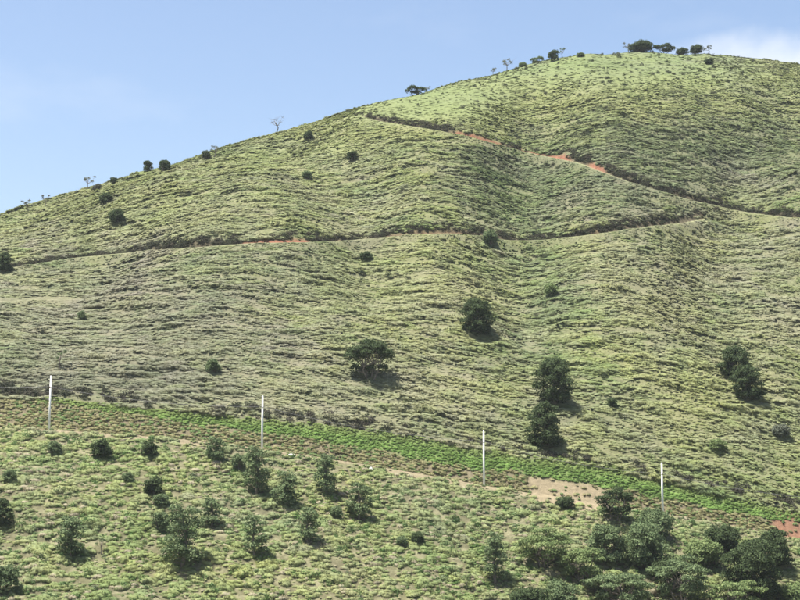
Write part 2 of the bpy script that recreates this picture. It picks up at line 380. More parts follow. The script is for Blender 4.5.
for ti, fn in ((0, red_up), (1, red_low)):
    s = S_OF[ti][0]; rr = fn(PXc)*sstep(0.3, 0.9, s+0.3*n_a)*sstep(2.6, 2.0, s+0.25*n_a)
    base = base*(1-rr[..., None])+rr[..., None]*C_RED*(1+0.35*n_a[..., None])
    rest = (1-fn(PXc))*((s > 1.0) & (s < 2.9))
    base = base*(1-rest[..., None])+rest[..., None]*C_HUMUS*0.8
    pale = ((s < 0.9) & (s > -1.0))*0.5
    base = base*(1-pale[..., None])+pale[..., None]*(0.45*C_STRAW+0.55*C_YG)
    rr2 = fn(PXc)*((s > -0.6) & (s < 1.0))*0.7
    base = base*(1-rr2[..., None])+rr2[..., None]*(0.6*C_RED+0.4*C_TAN)
s = S_OF[2][0]; pale = ((s < 0.8) & (s > -0.9))*0.7
base = base*(1-pale[..., None])+pale[..., None]*(0.7*C_STRAW+0.3*C_TAN)

# one sheet, cut along the road, its cutting and the tracks
nj, ni = X.shape
idx = np.arange(nj*ni).reshape(nj, ni)
quads = np.stack([idx[:-1, :-1], idx[:-1, 1:], idx[1:, 1:], idx[1:, :-1]], -1).reshape(-1, 4)
cell = lambda A: 0.25*(A[:-1, :-1]+A[:-1, 1:]+A[1:, 1:]+A[1:, :-1])
cls = np.zeros((nj-1, ni-1), np.int8)
inx = (cell(X) > -150) & (cell(X) < 180)
cls[track_cls[:-1, :-1] == 1] = 3; cls[track_cls[:-1, :-1] == 2] = 4; cls[track_cls[:-1, :-1] == 3] = 5
cls[(np.abs(cell(DY)) < 2.6) & inx] = 1
cls[(cell(T_BANK) > 0) & (cell(T_BANK) < 1) & inx] = 2
cls = cls.ravel()
V = np.stack([X, Y, Z], -1).reshape(-1, 3); VC = np.clip(base, 0.01, 0.8).reshape(-1, 3)
for c, nm in enumerate(('hillside', 'dirt_road', 'road_cutting', 'dirt_track', 'dirt_track', 'dirt_track')):
    q = quads[cls == c]
    u, inv = np.unique(q, return_inverse=True); q2 = inv.reshape(-1, 4)
    me = mesh_from(nm, V[u], q2, True); vcol(me, 'col', VC[u])
    o = link(nm, me, M_GROUND); tag(o, kind='structure')
    tag(o, label=('steep green pasture hillside rising to a rounded summit', 'narrow dirt road crossing the foot of the hill', 'ochre and green cut bank above the dirt road',
                  'upper track slanting down from the left skyline past red soil', 'long middle track across the hill with a strip of red soil', 'short pale track at the left edge below the long track')[c])

# ---------------------------------------------------------------- grass
rng = np.random.RandomState(7)
def tuft_mesh(name, n, rx, ry, length, width, lift, droop, down, mound, seed):
    r = np.random.RandomState(seed); vs_, fs_, cs_ = [], [], []
    for i in range(n):
        a = r.rand()*2*np.pi; q = math.sqrt(r.rand())
        root = np.array([math.cos(a)*q*rx, math.sin(a)*q*ry, -0.06])
        out = np.array([math.cos(a)*0.9*q+r.normal(0, .35), math.sin(a)*0.9*q+r.normal(0, .35)-down]); out = out/(np.linalg.norm(out)+1e-6)
        L = length*(0.6+0.7*r.rand())*(1.1-0.35*q); el = lift*(0.75+0.5*r.rand())
        side = np.array([-out[1], out[0], 0.0])*width*(0.6+0.8*r.rand())
        p = root.copy(); ang = el; k0 = len(vs_); shade = 0.72+0.5*r.rand()
        for sgi in range(4):
            wv = (1.0, 1.0, 0.75, 0.12)[sgi]
            vs_.append(p-side*wv*0.5); vs_.append(p+side*wv*0.5); cs_ += [[shade*(1.0+0.05*sgi), shade*(1.0+0.03*sgi), shade*(1.0-0.02*sgi)]]*2
            p = p+np.array([out[0]*math.cos(ang), out[1]*math.cos(ang), math.sin(ang)])*L/3; ang -= droop*(0.7+0.6*r.rand())
        for sgi in range(3):
            fs_.append((k0+2*sgi+1, k0+2*sgi, k0+2*sgi+2, k0+2*sgi+3))
    # the matted heart of the tussock, a lumpy cushion the blades lie over
    top = mound*length; nb = len(vs_); K, J = 12, 4
    for j in range(J+1):
        t = j/J*math.pi*0.5
        for k in range(K):
            a = 2*math.pi*k/K; q = 1+0.16*math.sin(2*a+seed)+0.12*r.normal() if j < J else 1
            vs_.append(np.array([math.cos(a)*math.cos(t)*rx*1.25*q, math.sin(a)*math.cos(t)*ry*1.25*q-0.10*down*math.sin(t)*ry, math.sin(t)*top*(1+0.10*r.normal())-0.05])); c_ = 0.86+0.12*r.rand(); cs_.append([c_]*3)
    for j in range(J):
        for k in range(K): fs_.append((nb+j*K+k, nb+j*K+(k+1) % K, nb+(j+1)*K+(k+1) % K, nb+(j+1)*K+k))
    vv = np.array(vs_); me = mesh_from(name, vv, np.array(fs_), True); vcol(me, 'blade', cs_)
    d = vv/np.array([rx*1.6, ry*1.6, max(top, 0.15)*1.3]); d[:, 2] = np.maximum(d[:, 2], 0)+0.55; d += r.normal(0, .12, d.shape)
    d /= np.linalg.norm(d, axis=1)[:, None]
    me.normals_split_custom_set_from_vertices(d.tolist())      # soft rounded shading of a tussock
    return me
def leaf_clump_mesh(name, n, rx, rz, leaf, seed):
    r = np.random.RandomState(seed)
    d = r.normal(size=(n, 3)); d /= np.linalg.norm(d, axis=1)[:, None]; d[:, 2] = np.abs(d[:, 2])*0.9
    q = (0.35+0.65*r.rand(n)**0.6)
    lump = 1+0.3*np.sin(3*np.arctan2(d[:, 1], d[:, 0])+seed)
    c = d*q[:, None]*np.array([rx, rx*0.8, rz])*lump[:, None]
    nrm = d+r.normal(0, .6, (n, 3)); v, f = leaf_quads(c, nrm, leaf*(0.6+0.8*r.rand(n)), r)
    me = mesh_from(name, v, f, False); vcol(me, 'blade', np.repeat(0.7+0.55*r.rand(n), 4)[:, None]*np.ones((1, 3)))
    return me
def leaf_quads(c, nrm, size, r):
    n = len(c); nrm = nrm/(np.linalg.norm(nrm, axis=1)[:, None]+1e-9)
    a = r.normal(size=(n, 3)); t = np.cross(nrm, a); t /= np.linalg.norm(t, axis=1)[:, None]+1e-9; b = np.cross(nrm, t)
    s = size[:, None]
    v = np.stack([c-t*s*0.62, c-b*s*0.36-nrm*s*0.08, c+t*s*0.62, c+b*s*0.36-nrm*s*0.08], 1).reshape(-1, 3)
    return v, np.arange(4*n).reshape(n, 4)
proto_coll = bpy.data.collections.new('grass_tuft_shapes')
def proto(me, mat):
    o = bpy.data.objects.new(me.name, me); proto_coll.objects.link(o); me.materials.append(mat); return o
TUFTS = {
    'thatch': [proto(tuft_mesh('thatch_tuft', 75, 0.42, 0.27, 0.66, 0.050, 0.95, 0.70, 0.55, 0.55, 100+i), M_GRASS) for i in range(4)],
    'short': [proto(tuft_mesh('short_tuft', 45, 0.50, 0.36, 0.32, 0.05, 0.9, 0.55, 0.3, 0.55, 120+i), M_GRASS) for i in range(2)],
    'lush': [proto(tuft_mesh('lush_tuft', 65, 0.38, 0.30, 0.55, 0.042, 1.05, 0.50, 0.25, 0.55, 140+i), M_GRASS) for i in range(3)],
    'weed': [proto(leaf_clump_mesh('weed_clump', 120, 0.5, 0.55, 0.16, 160+i), M_GRASS) for i in range(3)],
    'scrub': [proto(leaf_clump_mesh('scrub_clump', 170, 0.85, 0.95, 0.19, 180+i), M_GRASS) for i in range(3)],
}
def scatter(name, label, kinds, xy, scl, tint, var, spin=0.5):
    """one uncountable carpet of plants: a cloud of points that carries tuft shapes"""
    x, y = xy; z = ground_z(x, y); e = 0.7
    gx = (ground_z(x+e, y)-ground_z(x-e, y))/(2*e); gy = (ground_z(x, y+e)-ground_z(x, y-e))/(2*e)
    n = len(x); E4 = 5.0
    flow = np.clip(np.arctan2(-(ground_z(x+E4, y)-ground_z(x-E4, y)), np.maximum(ground_z(x, y+E4)-ground_z(x, y-E4), 0.5)), -0.9, 0.9)   # along the contour
    rot = np.stack([np.arctan(np.clip(gy, -1, 1.2))*0.7+rng.normal(0, .08, n), -np.arctan(np.clip(gx, -1, 1))*0.6+rng.normal(0, .08, n), flow+rng.normal(0, spin, n)], 1)
    me = bpy.data.meshes.new(name); me.vertices.add(n)
    me.vertices.foreach_set('co', np.stack([x, y, z], 1).astype(np.float32).ravel())
    a = me.attributes.new('rot', 'FLOAT_VECTOR', 'POINT'); a.data.foreach_set('vector', rot.astype(np.float32).ravel())
    a = me.attributes.new('scl', 'FLOAT_VECTOR', 'POINT'); a.data.foreach_set('vector', scl.astype(np.float32).ravel())
    a = me.attributes.new('var', 'INT', 'POINT'); a.data.foreach_set('value', var.astype(np.int32))
    a = me.attributes.new('tint', 'FLOAT_COLOR', 'POINT'); a.data.foreach_set('color', np.hstack([np.clip(tint, 0.005, 0.6), np.ones((n, 1))]).astype(np.float32).ravel())
    o = link(name, me); tag(o, label=label, cat='grass' if 'grass' in name else 'shrubs', kind='stuff')
    ng = bpy.data.node_groups.new(name+'_carpet', 'GeometryNodeTree')
    ng.interface.new_socket('Geometry', in_out='INPUT', socket_type='NodeSocketGeometry'); ng.interface.new_socket('Geometry', in_out='OUTPUT', socket_type='NodeSocketGeometry')
    N, L = ng.nodes, ng.links
    gi, go = N.new('NodeGroupInput'), N.new('NodeGroupOutput')
    kc = bpy.data.collections.new(name+'_shapes')
    for q, ob in enumerate(kinds):                 # Collection Info hands them over in the order of their names
        cp = bpy.data.objects.new(name+'_tuft_'+'abcdefghijklmnop'[q], ob.data); kc.objects.link(cp)
    ci = N.new('GeometryNodeCollectionInfo'); ci.inputs['Collection'].default_value = kc
    ci.inputs['Separate Children'].default_value = True; ci.inputs['Reset Children'].default_value = True
    iop = N.new('GeometryNodeInstanceOnPoints'); iop.inputs['Pick Instance'].default_value = True
    def named(nm, t):
        q = N.new('GeometryNodeInputNamedAttribute'); q.data_type = t; q.inputs['Name'].default_value = nm; return q.outputs['Attribute']
    m2p = N.new('GeometryNodeMeshToPoints')
    L.new(gi.outputs[0], m2p.inputs['Mesh']); L.new(m2p.outputs[0], iop.inputs['Points']); L.new(ci.outputs[0], iop.inputs['Instance'])
    L.new(named('var', 'INT'), iop.inputs['Instance Index'])
    er = N.new('FunctionNodeEulerToRotation'); L.new(named('rot', 'FLOAT_VECTOR'), er.inputs[0]); L.new(er.outputs[0], iop.inputs['Rotation'])
    L.new(named('scl', 'FLOAT_VECTOR'), iop.inputs['Scale'])
    L.new(iop.outputs[0], go.inputs[0])
    md = o.modifiers.new('carpet', 'NODES'); md.node_group = ng
    return o
def candidates(x0, x1, y0, y1, dens):
    n = int((x1-x0)*(y1-y0)*dens); x = x0+(x1-x0)*rng.rand(n); y = y0+(y1-y0)*rng.rand(n)
    z = ground_z(x, y); px, py = pix(x, y, z)
    k = (px > -45) & (px < 845) & (py < 640)
    return x[k], y[k], z[k], px[k], py[k]
def near_tracks(x, y):
    m = np.full(x.shape, 99.0); 
    for P in (TR_UP, TR_LOW, TR_SIDE):
        s, hz, al, nr = signed(P, x, y); s = np.where(nr & (rng.rand(len(x)) < np.clip(np.minimum(al, len(P)-1-al)/6, 0, 1)), s, 99.0); m = np.where(np.abs(s) < np.abs(m), s, m)
    return m
def red_here(px, py): return np.maximum(red_up(px)*((py > 120) & (py < 190)), red_low(px)*((py > 215) & (py < 260)))

# 1 the hill pasture
x, y, z, px, py = candidates(-165, 195, 255, 548, 6.2)
tb = (y-y_road(x)-2.6)/(0.85*bank_h(x)); ts = near_tracks(x, y); ct = crest_t(x, y)
k = (tb > 1.0) & (ct < 1.25) & ~((ts > -1.5) & (ts < 2.5)) & ~((ct > 0.975) & (rng.rand(len(x)) < 0.7))
off_ = y-y_road(x)-2.6-0.85*bank_h(x)
k &= ~((off_ < np.interp(px, [0, 130, 170, 260, 400, 600, 780], [4.2, 3.6, 1.0, 2.4, 1.8, 1.8, 3.0])) & (off_ > 0.4) & (rng.rand(len(x)) < np.interp(px, [0, 130, 165, 200, 215, 380, 400, 500, 520, 600, 620, 770, 780], [0.75, 0.7, 0, 0, 0.6, 0.6, 0, 0, 0.6, 0.6, 0, 0, 0.8])))
lump = 0.55*fbm(x/5.5, y/1.7, 201, 2)+0.65*perlin((x+2*perlin(x/9, y/9, 203))/12.0, y/2.6, 205)+0.35*(terrace(x, y)-0.05)
tf = turf(x, y, z)
k &= rng.rand(len(x)) < (0.74+0.85*lump*(1-0.7*tf))*(1-0.90*tf)
x, y, z, px, py, ts, ct, lump, tf = (q[k] for q in (x, y, z, px, py, ts, ct, lump, tf))
tint = pasture(x, y, z)*(0.98+0.40*rng.rand(len(x)))[:, None]
pal = np.exp(-((tb[k]-1.12)/0.18)**2)*sstep(380, 400, px)*sstep(505, 480, px)
tint = tint*(1-0.8*pal[:, None])+0.8*pal[:, None]*C_STRAW
big = (0.74+0.95*np.clip(lump+0.2, -0.35, 1.0)*(1-0.6*tf))*(0.85+0.4*rng.rand(len(x)))*np.interp(ct, [0, 0.6, 1.0, 1.3], [0.74, 0.86, 0.8, 0.7])
big = big*(1-0.55*((ts < 0) & (ts > -3.2)))
scl = np.stack([big*1.5*(0.65+0.8*rng.rand(len(x))), big*0.95, 0.85*big*(1-0.72*tf)*np.interp(ct, [0.9, 1.0], [1.0, 0.6])], 1)
scatter('hillside_grass', 'thick tussock grass covering the whole hill above the road', TUFTS['thatch']+TUFTS['short'], (x, y), scl, tint,
        np.where(rng.rand(len(x)) < 0.10+0.7*tf, 4+rng.randint(0, 2, len(x)), rng.randint(0, 4, len(x))), spin=0.42)

# 2 the slope under the road
x, y, z, px, py = candidates(-110, 120, 190, 252, 8.0)
dy = y-y_road(x); lump = fbm(x/2.6, y/2.2, 221, 2)
keep = (dy < -2.9) & (rng.rand(len(x)) < 0.6+0.9*lump) & ~((dy > -5.2-1.5*lump) & (px > 530) & (px < 600) & (rng.rand(len(x)) < 0.9))
keep &= ~((dy > -4.3-1.2*lump) & (((px > 55) & (px < 255)) | ((px > 290) & (px < 512))) & (rng.rand(len(x)) < 0.6))
keep &= ~((fbm(x/2.2, y/1.8, 231, 2) > 0.40) & (rng.rand(len(x)) < 0.55))
x, y, z, px, py, lump = (q[keep] for q in (x, y, z, px, py, lump))
tint = pasture(x, y, z)*(0.85+0.3*rng.rand(len(x)))[:, None]
dryp = (rng.rand(len(x)) < 0.04+0.35*sstep(0.15, 0.5, fbm(x/3.1, y/2.6, 233, 2)))[:, None]
tint = np.where(dryp, np.array([0.205, 0.188, 0.128])*(0.75+0.5*rng.rand(len(x), 1)), tint)
big = (0.60+0.75*np.clip(lump+0.2, -0.3, 1.0))*(0.5+0.9*rng.rand(len(x))**1.5)
weed = rng.rand(len(x)) < 0.14+0.25*np.clip(fbm(x/7, y/6, 241, 2), 0, 1)
tint = np.where(weed[:, None], tint*np.array([0.55, 0.75, 0.6]), tint)
tint = tint*1.22
scl = np.stack([big*1.3, big*1.0, big*np.where(weed, 0.9, 1.25)], 1)
scatter('lower_slope_grass', 'pale and fresh green tussocks and weeds on the slope below the road', TUFTS['thatch']+TUFTS['lush']+TUFTS['weed'], (x, y), scl, tint,
        np.where(weed, 7+rng.randint(0, 3, len(x)), np.where(rng.rand(len(x)) < 0.6, 4+rng.randint(0, 3, len(x)), rng.randint(0, 4, len(x)))))

# 3 the cut bank: lush green above, ochre tufts on bare soil below
x, y, z, px, py = candidates(-110, 120, 250, 268, 19.0)
tb = (y-y_road(x)-2.6)/(0.85*bank_h(x)); n_ = fbm(x/3.0, y/2.0, 90, 3)
lu, ta, re = bank_zones(px, tb, n_)
extra = sstep(540, 570, px)*sstep(668, 650, px)*(tb < 1.35)
inside = (tb > -0.02) & (tb < 1.06+0.3*extra)
pick = rng.rand(len(x)); strip = perlin(x/1.6+y*0.9, y/1.1, 77)
dens = np.where(np.maximum(lu, extra*(tb > 0.6)) > 0.5, 0.85, np.where(ta > 0.5, 0.04, np.where(re > 0.5, 0.05, 0.42+0.9*np.clip(strip, 0, 1))))
keep = inside & (pick < dens)
x, y, px, tb, lu, extra = (q[keep] for q in (x, y, px, tb, lu, extra))
isl = np.maximum(lu, extra*(tb > 0.6)) > 0.5; w_ = rng.rand(len(x))
och = np.array([0.196, 0.190, 0.096])*(0.7+0.6*w_[:, None])
patch = np.clip(0.5+1.2*fbm(x/3.5, y/2.0, 281, 2), 0, 1)[:, None]; edge = sstep(0.72, 1.0, tb)[:, None]
lus = (C_LUSH*(1-w_[:, None]*0.5)+w_[:, None]*0.5*np.array([0.055, 0.125, 0.022]))*(0.85+0.3*rng.rand(len(x))[:, None])
lus = 1.32*lus*(0.56+0.44*patch)*(1-edge)+edge*(0.6*lus+0.4*C_YG)
gmix = (rng.rand(len(x)) < 0.25)[:, None]
tint = np.where(isl[:, None], lus, np.where(gmix, C_GREEN*1.1, och))
big = np.where(isl, 0.34+0.4*rng.rand(len(x))**2, 0.38+0.4*rng.rand(len(x)))
scatter('roadside_bank_grass', 'bright green grass and ochre tufts on the cut bank above the road', TUFTS['lush']+TUFTS['thatch'], (x, y), np.stack([big*1.2, big, big*np.where(isl, 1.05, 0.85)], 1), tint,
        np.where(isl | (rng.rand(len(x)) < 0.3), rng.randint(0, 3, len(x)), 3+rng.randint(0, 4, len(x))))

# 4 dark scrub along the lip of the cutting and over the track banks
xs, ys, sc, tn = [], [], [], []
x, y, z, px, py = candidates(-110, 120, 254, 276, 3.0)
off = y-y_road(x)-2.6-0.85*bank_h(x)
amt = np.interp(px, [-50, 0, 130, 160, 195, 215, 400, 450, 520, 600, 620, 770, 778, 850], [0.95, 0.95, 0.9, 0.25, 0.3, 0.8, 0.75, 0.5, 0.7, 0.6, 0.25, 0.25, 0.95, 0.95])
wid = np.interp(px, [0, 130, 170, 260, 400, 600, 780], [4.2, 3.6, 1.5, 2.6, 2.2, 2.0, 3.0])
kk = (off > 0.5) & (off < wid+0.4) & (rng.rand(len(x)) < amt*0.6*(0.7+1.2*fbm(x/4, y/4, 251, 2)))
kk &= ~((px > 395) & (px < 500) & (off < 1.8))
xs.append(x[kk]); ys.append(y[kk]); sc.append(0.62+0.5*rng.rand(kk.sum())); w_ = rng.rand(kk.sum(), 1)
tn.append(w_*np.array([0.080, 0.072, 0.056])+(1-w_)*np.array([0.042, 0.050, 0.030]))
x, y, z, px, py = candidates(-140, 160, 310, 430, 4.0)
for P, fn in ((TR_UP, red_up), (TR_LOW, red_low)):
    s, hz, al, nr = signed(P, x, y); nn = fbm(x/3, y/3, 261, 2)
    amt = (0.95-(0.8 if fn is red_up else 0.65)*fn(px))*np.clip(np.minimum(al, len(P)-1-al)/20, 0.15, 1)
    kk = nr & (s > 1.5+0.5*fn(px)) & (s < 3.5+1.5*nn+0.5*fn(px)) & (rng.rand(len(x)) < amt*0.9)
    xs.append(x[kk]); ys.append(y[kk]); sc.append(0.5+0.45*rng.rand(kk.sum())); w_ = rng.rand(kk.sum(), 1)
    tn.append(w_*np.array([0.066, 0.058, 0.042])+(1-w_)*np.array([0.040, 0.050, 0.027]))
x, y, z, px, py = candidates(-140, 160, 285, 480, 0.9)
nn = fbm(x/9, y/4.0, 271, 2)
zone = np.exp(-((px-700)/150)**2-((py-140)/55)**2)+0.8*np.exp(-((px-520)/90)**2-((py-180)/45)**2)+0.5*np.exp(-((px-300)/80)**2-((py-262)/22)**2)+0.35*np.exp(-((px-540)/30)**2-((py-280)/70)**2)
kk = (rng.rand(len(x)) < 0.95*zone*sstep(-0.05, 0.35, nn)+0.03*sstep(0.1, 0.4, nn)+0.008) & (np.abs(near_tracks(x, y)) > 3) & (crest_t(x, y) < 0.86)
xs.append(x[kk]); ys.append(y[kk]); sc.append(0.40+0.55*rng.rand(kk.sum())); w_ = rng.rand(kk.sum(), 1)
tn.append(w_*np.array([0.085, 0.090, 0.055])+(1-w_)*np.array([0.048, 0.068, 0.032]))
xs, ys, sc, tn = np.concatenate(xs), np.concatenate(ys), np.concatenate(sc), np.concatenate(tn)
scatter('dark_scrub', 'dark grey green scrub along the road lip and the track banks', TUFTS['scrub']+TUFTS['weed'], (xs, ys), np.stack([sc*1.25, sc, sc], 1), tn,
        np.where(rng.rand(len(xs)) < 0.7, rng.randint(0, 3, len(xs)), 3+rng.randint(0, 3, len(xs))))

# ---------------------------------------------------------------- the faint haze of a humid day, over the whole place
zb, zt_ = float(Z.min())-1.0, float(Z.max())+12.0
x0, x1, y0, y1 = GX[0]-5, GX[-1]+5, GY[0]-5, GY[-1]+5
hv = [(x, y, z) for z in (zb, zt_) for y in (y0, y1) for x in (x0, x1)]
hf = [(0, 2, 3, 1), (4, 5, 7, 6), (0, 1, 5, 4), (2, 6, 7, 3), (0, 4, 6, 2), (1, 3, 7, 5)]
mh = bpy.data.materials.new('haze'); mh.use_nodes = True; mh.node_tree.nodes.clear()
ho = mh.node_tree.nodes.new('ShaderNodeOutputMaterial'); pv = mh.node_tree.nodes.new('ShaderNodeVolumePrincipled')
pv.inputs['Color'].default_value = (0.86, 0.92, 1.0, 1); pv.inputs['Density'].default_value = 0.00007; pv.inputs['Anisotropy'].default_value = 0.2
mh.node_tree.links.new(pv.outputs[0], ho.inputs['Volume'])
tag(link('haze', mesh_from('haze', np.array(hv), hf), mh), kind='stuff', label='thin pale haze lying over the whole hillside', cat='haze')
# ---------------------------------------------------------------- trees and shrubs
def tube(pts, rad, seg=6):
    pts = np.asarray(pts, float); v, f = [], []
    for i, p in enumerate(pts):
        d = pts[min(i+1, len(pts)-1)]-pts[max(i-1, 0)]; d /= np.linalg.norm(d)+1e-9
        a = np.cross(d, [0.31, 0.94, 0.11]); a /= np.linalg.norm(a)+1e-9; b = np.cross(d, a)
        for k in range(seg):
            t = 2*np.pi*k/seg; v.append(p+(a*math.cos(t)+b*math.sin(t))*rad[i])
    for i in range(len(pts)-1):
        for k in range(seg):
            f.append((i*seg+k, i*seg+(k+1) % seg, (i+1)*seg+(k+1) % seg, (i+1)*seg+k))
    f.append(tuple(range(seg))[::-1]); f.append(tuple(range((len(pts)-1)*seg, len(pts)*seg)))
    return v, f
class Wood:
    def __init__(s): s.v, s.f = [], []
    def limb(s, pts, rad, seg=6):
        v, f = tube(pts, rad, seg); k = len(s.v); s.v += v; s.f += [tuple(i+k for i in q) for q in f]
LEAF_TONES = {'dark': ((0.032, 0.050, 0.022), (0.078, 0.108, 0.045)), 'mid': ((0.066, 0.102, 0.046), (0.180, 0.228, 0.112)), 'light': ((0.098, 0.145, 0.056), (0.215, 0.262, 0.110)),
              'grey': ((0.075, 0.080, 0.060), (0.115, 0.120, 0.085)), 'pale': ((0.100, 0.115, 0.085), (0.150, 0.165, 0.120))}
def grow(kind, w, h, seed, tone):
    """returns wood (v,f), leaves (v,f,colour), in metres with the foot of the trunk at the origin"""
    r = np.random.RandomState(seed); wd = Wood(); hw = w/2
    lobes = []                                     # centre, radii, weight
    if kind == 'round':                            # broad crown almost down to the grass
        n = 15
        for i in range(n):
            t = (i+0.5)/n; zc = h*(0.12+0.76*t); env = math.sin(math.pi*min(1, 0.28+0.64*t)**1.0)**0.7
            a = i*2.4+r.normal(0, .4); q = hw*env*(0.62+0.22*r.rand())
            rr = hw*(0.30+0.16*r.rand()); lobes.append(([math.cos(a)*q, math.sin(a)*q, zc], [rr*1.1, rr*1.1, rr*0.85]))
        for i in range(6): lobes.append(([math.cos(i*1.05)*hw*0.5, math.sin(i*1.05)*hw*0.5, h*0.13], [hw*0.36, hw*0.36, h*0.14]))
        lobes.append(([r.normal(0, .1)*hw, 0, h*0.86], [hw*0.42, hw*0.42, h*0.13])); lobes.append(([0, 0, h*0.5], [hw*0.55, hw*0.55, h*0.3]))
    elif kind == 'spreading':                      # several stems, crown held clear of the ground, ragged outline
        n = 17
        for i in range(n):
            a = i*2.4+r.normal(0, .3); q = hw*math.sqrt((i+0.5)/n)*0.85
            zc = h*(0.84-0.42*(q/hw)**2+r.normal(0, .05)); rr = hw*(0.20+0.12*r.rand()); lobes.append(([math.cos(a)*q, math.sin(a)*q*0.8, zc], [rr*1.25, rr*1.25, rr*0.72]))
        for sx in (-0.62, 0.55, 0.05): lobes.append(([sx*hw, -0.1*hw, h*0.28], [hw*0.2, hw*0.2, h*0.12]))
    elif kind == 'upright':                        # tall loose sapling tree in storeys
        n = 13
        for i in range(n):
            t = (i+0.5)/n; zc = h*(0.12+0.80*t); a = i*2.4+r.normal(0, .5); env = (0.95-0.55*t) if t > 0.35 else (0.6+0.45*t)
            q = hw*env*(0.35+0.5*r.rand()); rr = hw*(0.30+0.22*r.rand())*(1.0-0.25*t); lobes.append(([math.cos(a)*q, math.sin(a)*q, zc], [rr*1.1, rr*1.1, rr*0.75]))
    elif kind == 'shrub':
        for i in range(8):
            a = i*2.4+r.normal(0, .4); q = hw*0.62*math.sqrt((i+0.3)/8); rr = hw*(0.32+0.2*r.rand())
            lobes.append(([math.cos(a)*q, math.sin(a)*q, h*(0.62-0.32*(q/hw)+r.normal(0, .05))], [rr, rr, min(rr, h*0.38)]))
        for i in range(4):
            a = i*1.57+r.normal(0, .4); lobes.append(([math.cos(a)*hw*0.5, math.sin(a)*hw*0.5, h*0.22], [hw*0.42, hw*0.42, h*0.22]))
    elif kind == 'flat':                           # wind-clipped, wider than tall
        for i in range(11):
            sx = (i+0.5)/11*2-1; zc = h*(0.52+0.25*(1-sx*sx)+r.normal(0, .07)); rr = hw*(0.16+0.08*r.rand())
            lobes.append(([sx*hw*0.88, r.normal(0, .28)*hw, zc], [rr*1.2, rr*1.2, min(rr, h*0.26)]))
        for i in range(4): lobes.append(([r.uniform(-.5, .5)*hw, r.normal(0, .2)*hw, h*0.35], [hw*0.25, hw*0.25, h*0.2]))
    elif kind == 'umbrella':                       # layered plates of foliage on low limbs
        for i in range(18):
            a = i*2.4+r.normal(0, .3); q = hw*math.sqrt((i+0.5)/18)*0.9; rr = hw*(0.17+0.10*r.rand())
            lobes.append(([math.cos(a)*q, math.sin(a)*q, h*(0.86-0.30*(q/hw)**2+r.normal(0, .06))], [rr*1.35, rr*1.35, h*0.09]))
        for i in range(7):
            a = i*2.4; lobes.append(([math.cos(a)*hw*0.6, math.sin(a)*hw*0.6, h*(0.3+0.12*r.rand())], [hw*0.27, hw*0.27, h*0.15]))
    else:                                          # airy / bare
        for i in range(7):
            a = i*2.4+r.normal(0, .4); q = hw*(0.3+0.6*r.rand()); lobes.append(([math.cos(a)*q, math.sin(a)*q*0.6, h*(0.5+0.45*r.rand())], [hw*0.24, hw*0.24, h*0.12]))
    base_r = max(0.05, 0.020*h+0.012*w)
    tops = sorted(lobes, key=lambda q: -q[0][2])
    stems = {'spreading': 4, 'shrub': 4, 'flat': 3, 'umbrella': 3}.get(kind, 1)
    tip_z = {'round': .62, 'spreading': .5, 'upright': .8, 'shrub': .3, 'flat': .5, 'umbrella': .5, 'airy': .7, 'bare': .7}[kind]*h
    heads = []
    for sidx in range(stems):
        ax = 0 if stems == 1 else (sidx/(stems-1)-0.5)*hw*(0.9 if kind != 'shrub' else 0.7)
        p0 = np.array([ax*0.25, r.normal(0, .05)*hw, -0.35]); p1 = np.array([ax, r.normal(0, .1)*hw, tip_z])
        mid = (p0+p1)/2+np.array([r.normal(0, .05)*w, r.normal(0, .04)*w, 0])
        if kind == 'bare': mid[0] += 0.10*w; p1[0] -= 0.1*w
        k = 1.0 if stems == 1 else 0.62
        pts = [p0, p0*0.6+mid*0.4, mid, mid*0.4+p1*0.6, p1]
        wd.limb(pts, [base_r*k*q for q in (1.35, 1.0, 0.85, 0.65, 0.35)], 7); heads.append(pts)
    for li, (c, rad) in enumerate(lobes):
        c = np.array(c); st = heads[li % stems]
        a = st[2]*(1-0.3)+st[1]*0.3 if c[2] < h*0.5 else st[3]*0.5+st[2]*0.5
        if a[2] > c[2]: a = st[1]
        m = (a+c)/2+np.array([0, 0, -0.04*h])+r.normal(0, .03*w, 3)
        wd.limb([a, m, c], [base_r*0.42, base_r*0.28, base_r*0.10], 5)
        if kind in ('airy', 'bare'):
            for q in range(4 if kind == 'airy' else 6):
                e = c+r.normal(0, 1, 3)*np.array([hw*0.28, hw*0.2, h*0.10])+np.array([0, 0, h*0.05]); wd.limb([c, (c+e)/2+r.normal(0, .02*w, 3), e], [base_r*0.16, base_r*0.11, base_r*0.05], 4)
    # leaves
    leaf = np.clip(0.072*math.sqrt(w*h), 0.14, 0.28)
    dens = {'round': 1.0, 'spreading': 0.95, 'upright': 0.8, 'shrub': 1.0, 'flat': 0.95, 'umbrella': 0.9, 'airy': 0.42, 'bare': 0.03}[kind]
    cs, ns = [], []
    for c, rad in lobes:
        area = 4*np.pi*((rad[0]*rad[0]+2*rad[0]*rad[2])/3); n = max(2, int(dens*area/(leaf*leaf)*2.0))
        d = r.normal(size=(n, 3)); d /= np.linalg.norm(d, axis=1)[:, None]
        d[:, 2] = np.where(r.rand(n) < 0.72, np.abs(d[:, 2]), d[:, 2])
        q = 0.55+0.5*r.rand(n)**0.7; wob = 1+0.22*np.sin(5*d[:, 0]+c[0]*3)*np.cos(4*d[:, 1]+c[1])
        p = np.array(c)+d*np.array(rad)*(q*wob)[:, None]; cs.append(p); ns.append(d*0.8+np.array([0, 0, 0.25])+r.normal(0, .55, (n, 3)))
    c = np.concatenate(cs); nr = np.concatenate(ns)
    ok = c[:, 2] > 0.03*h; c, nr = c[ok], nr[ok]
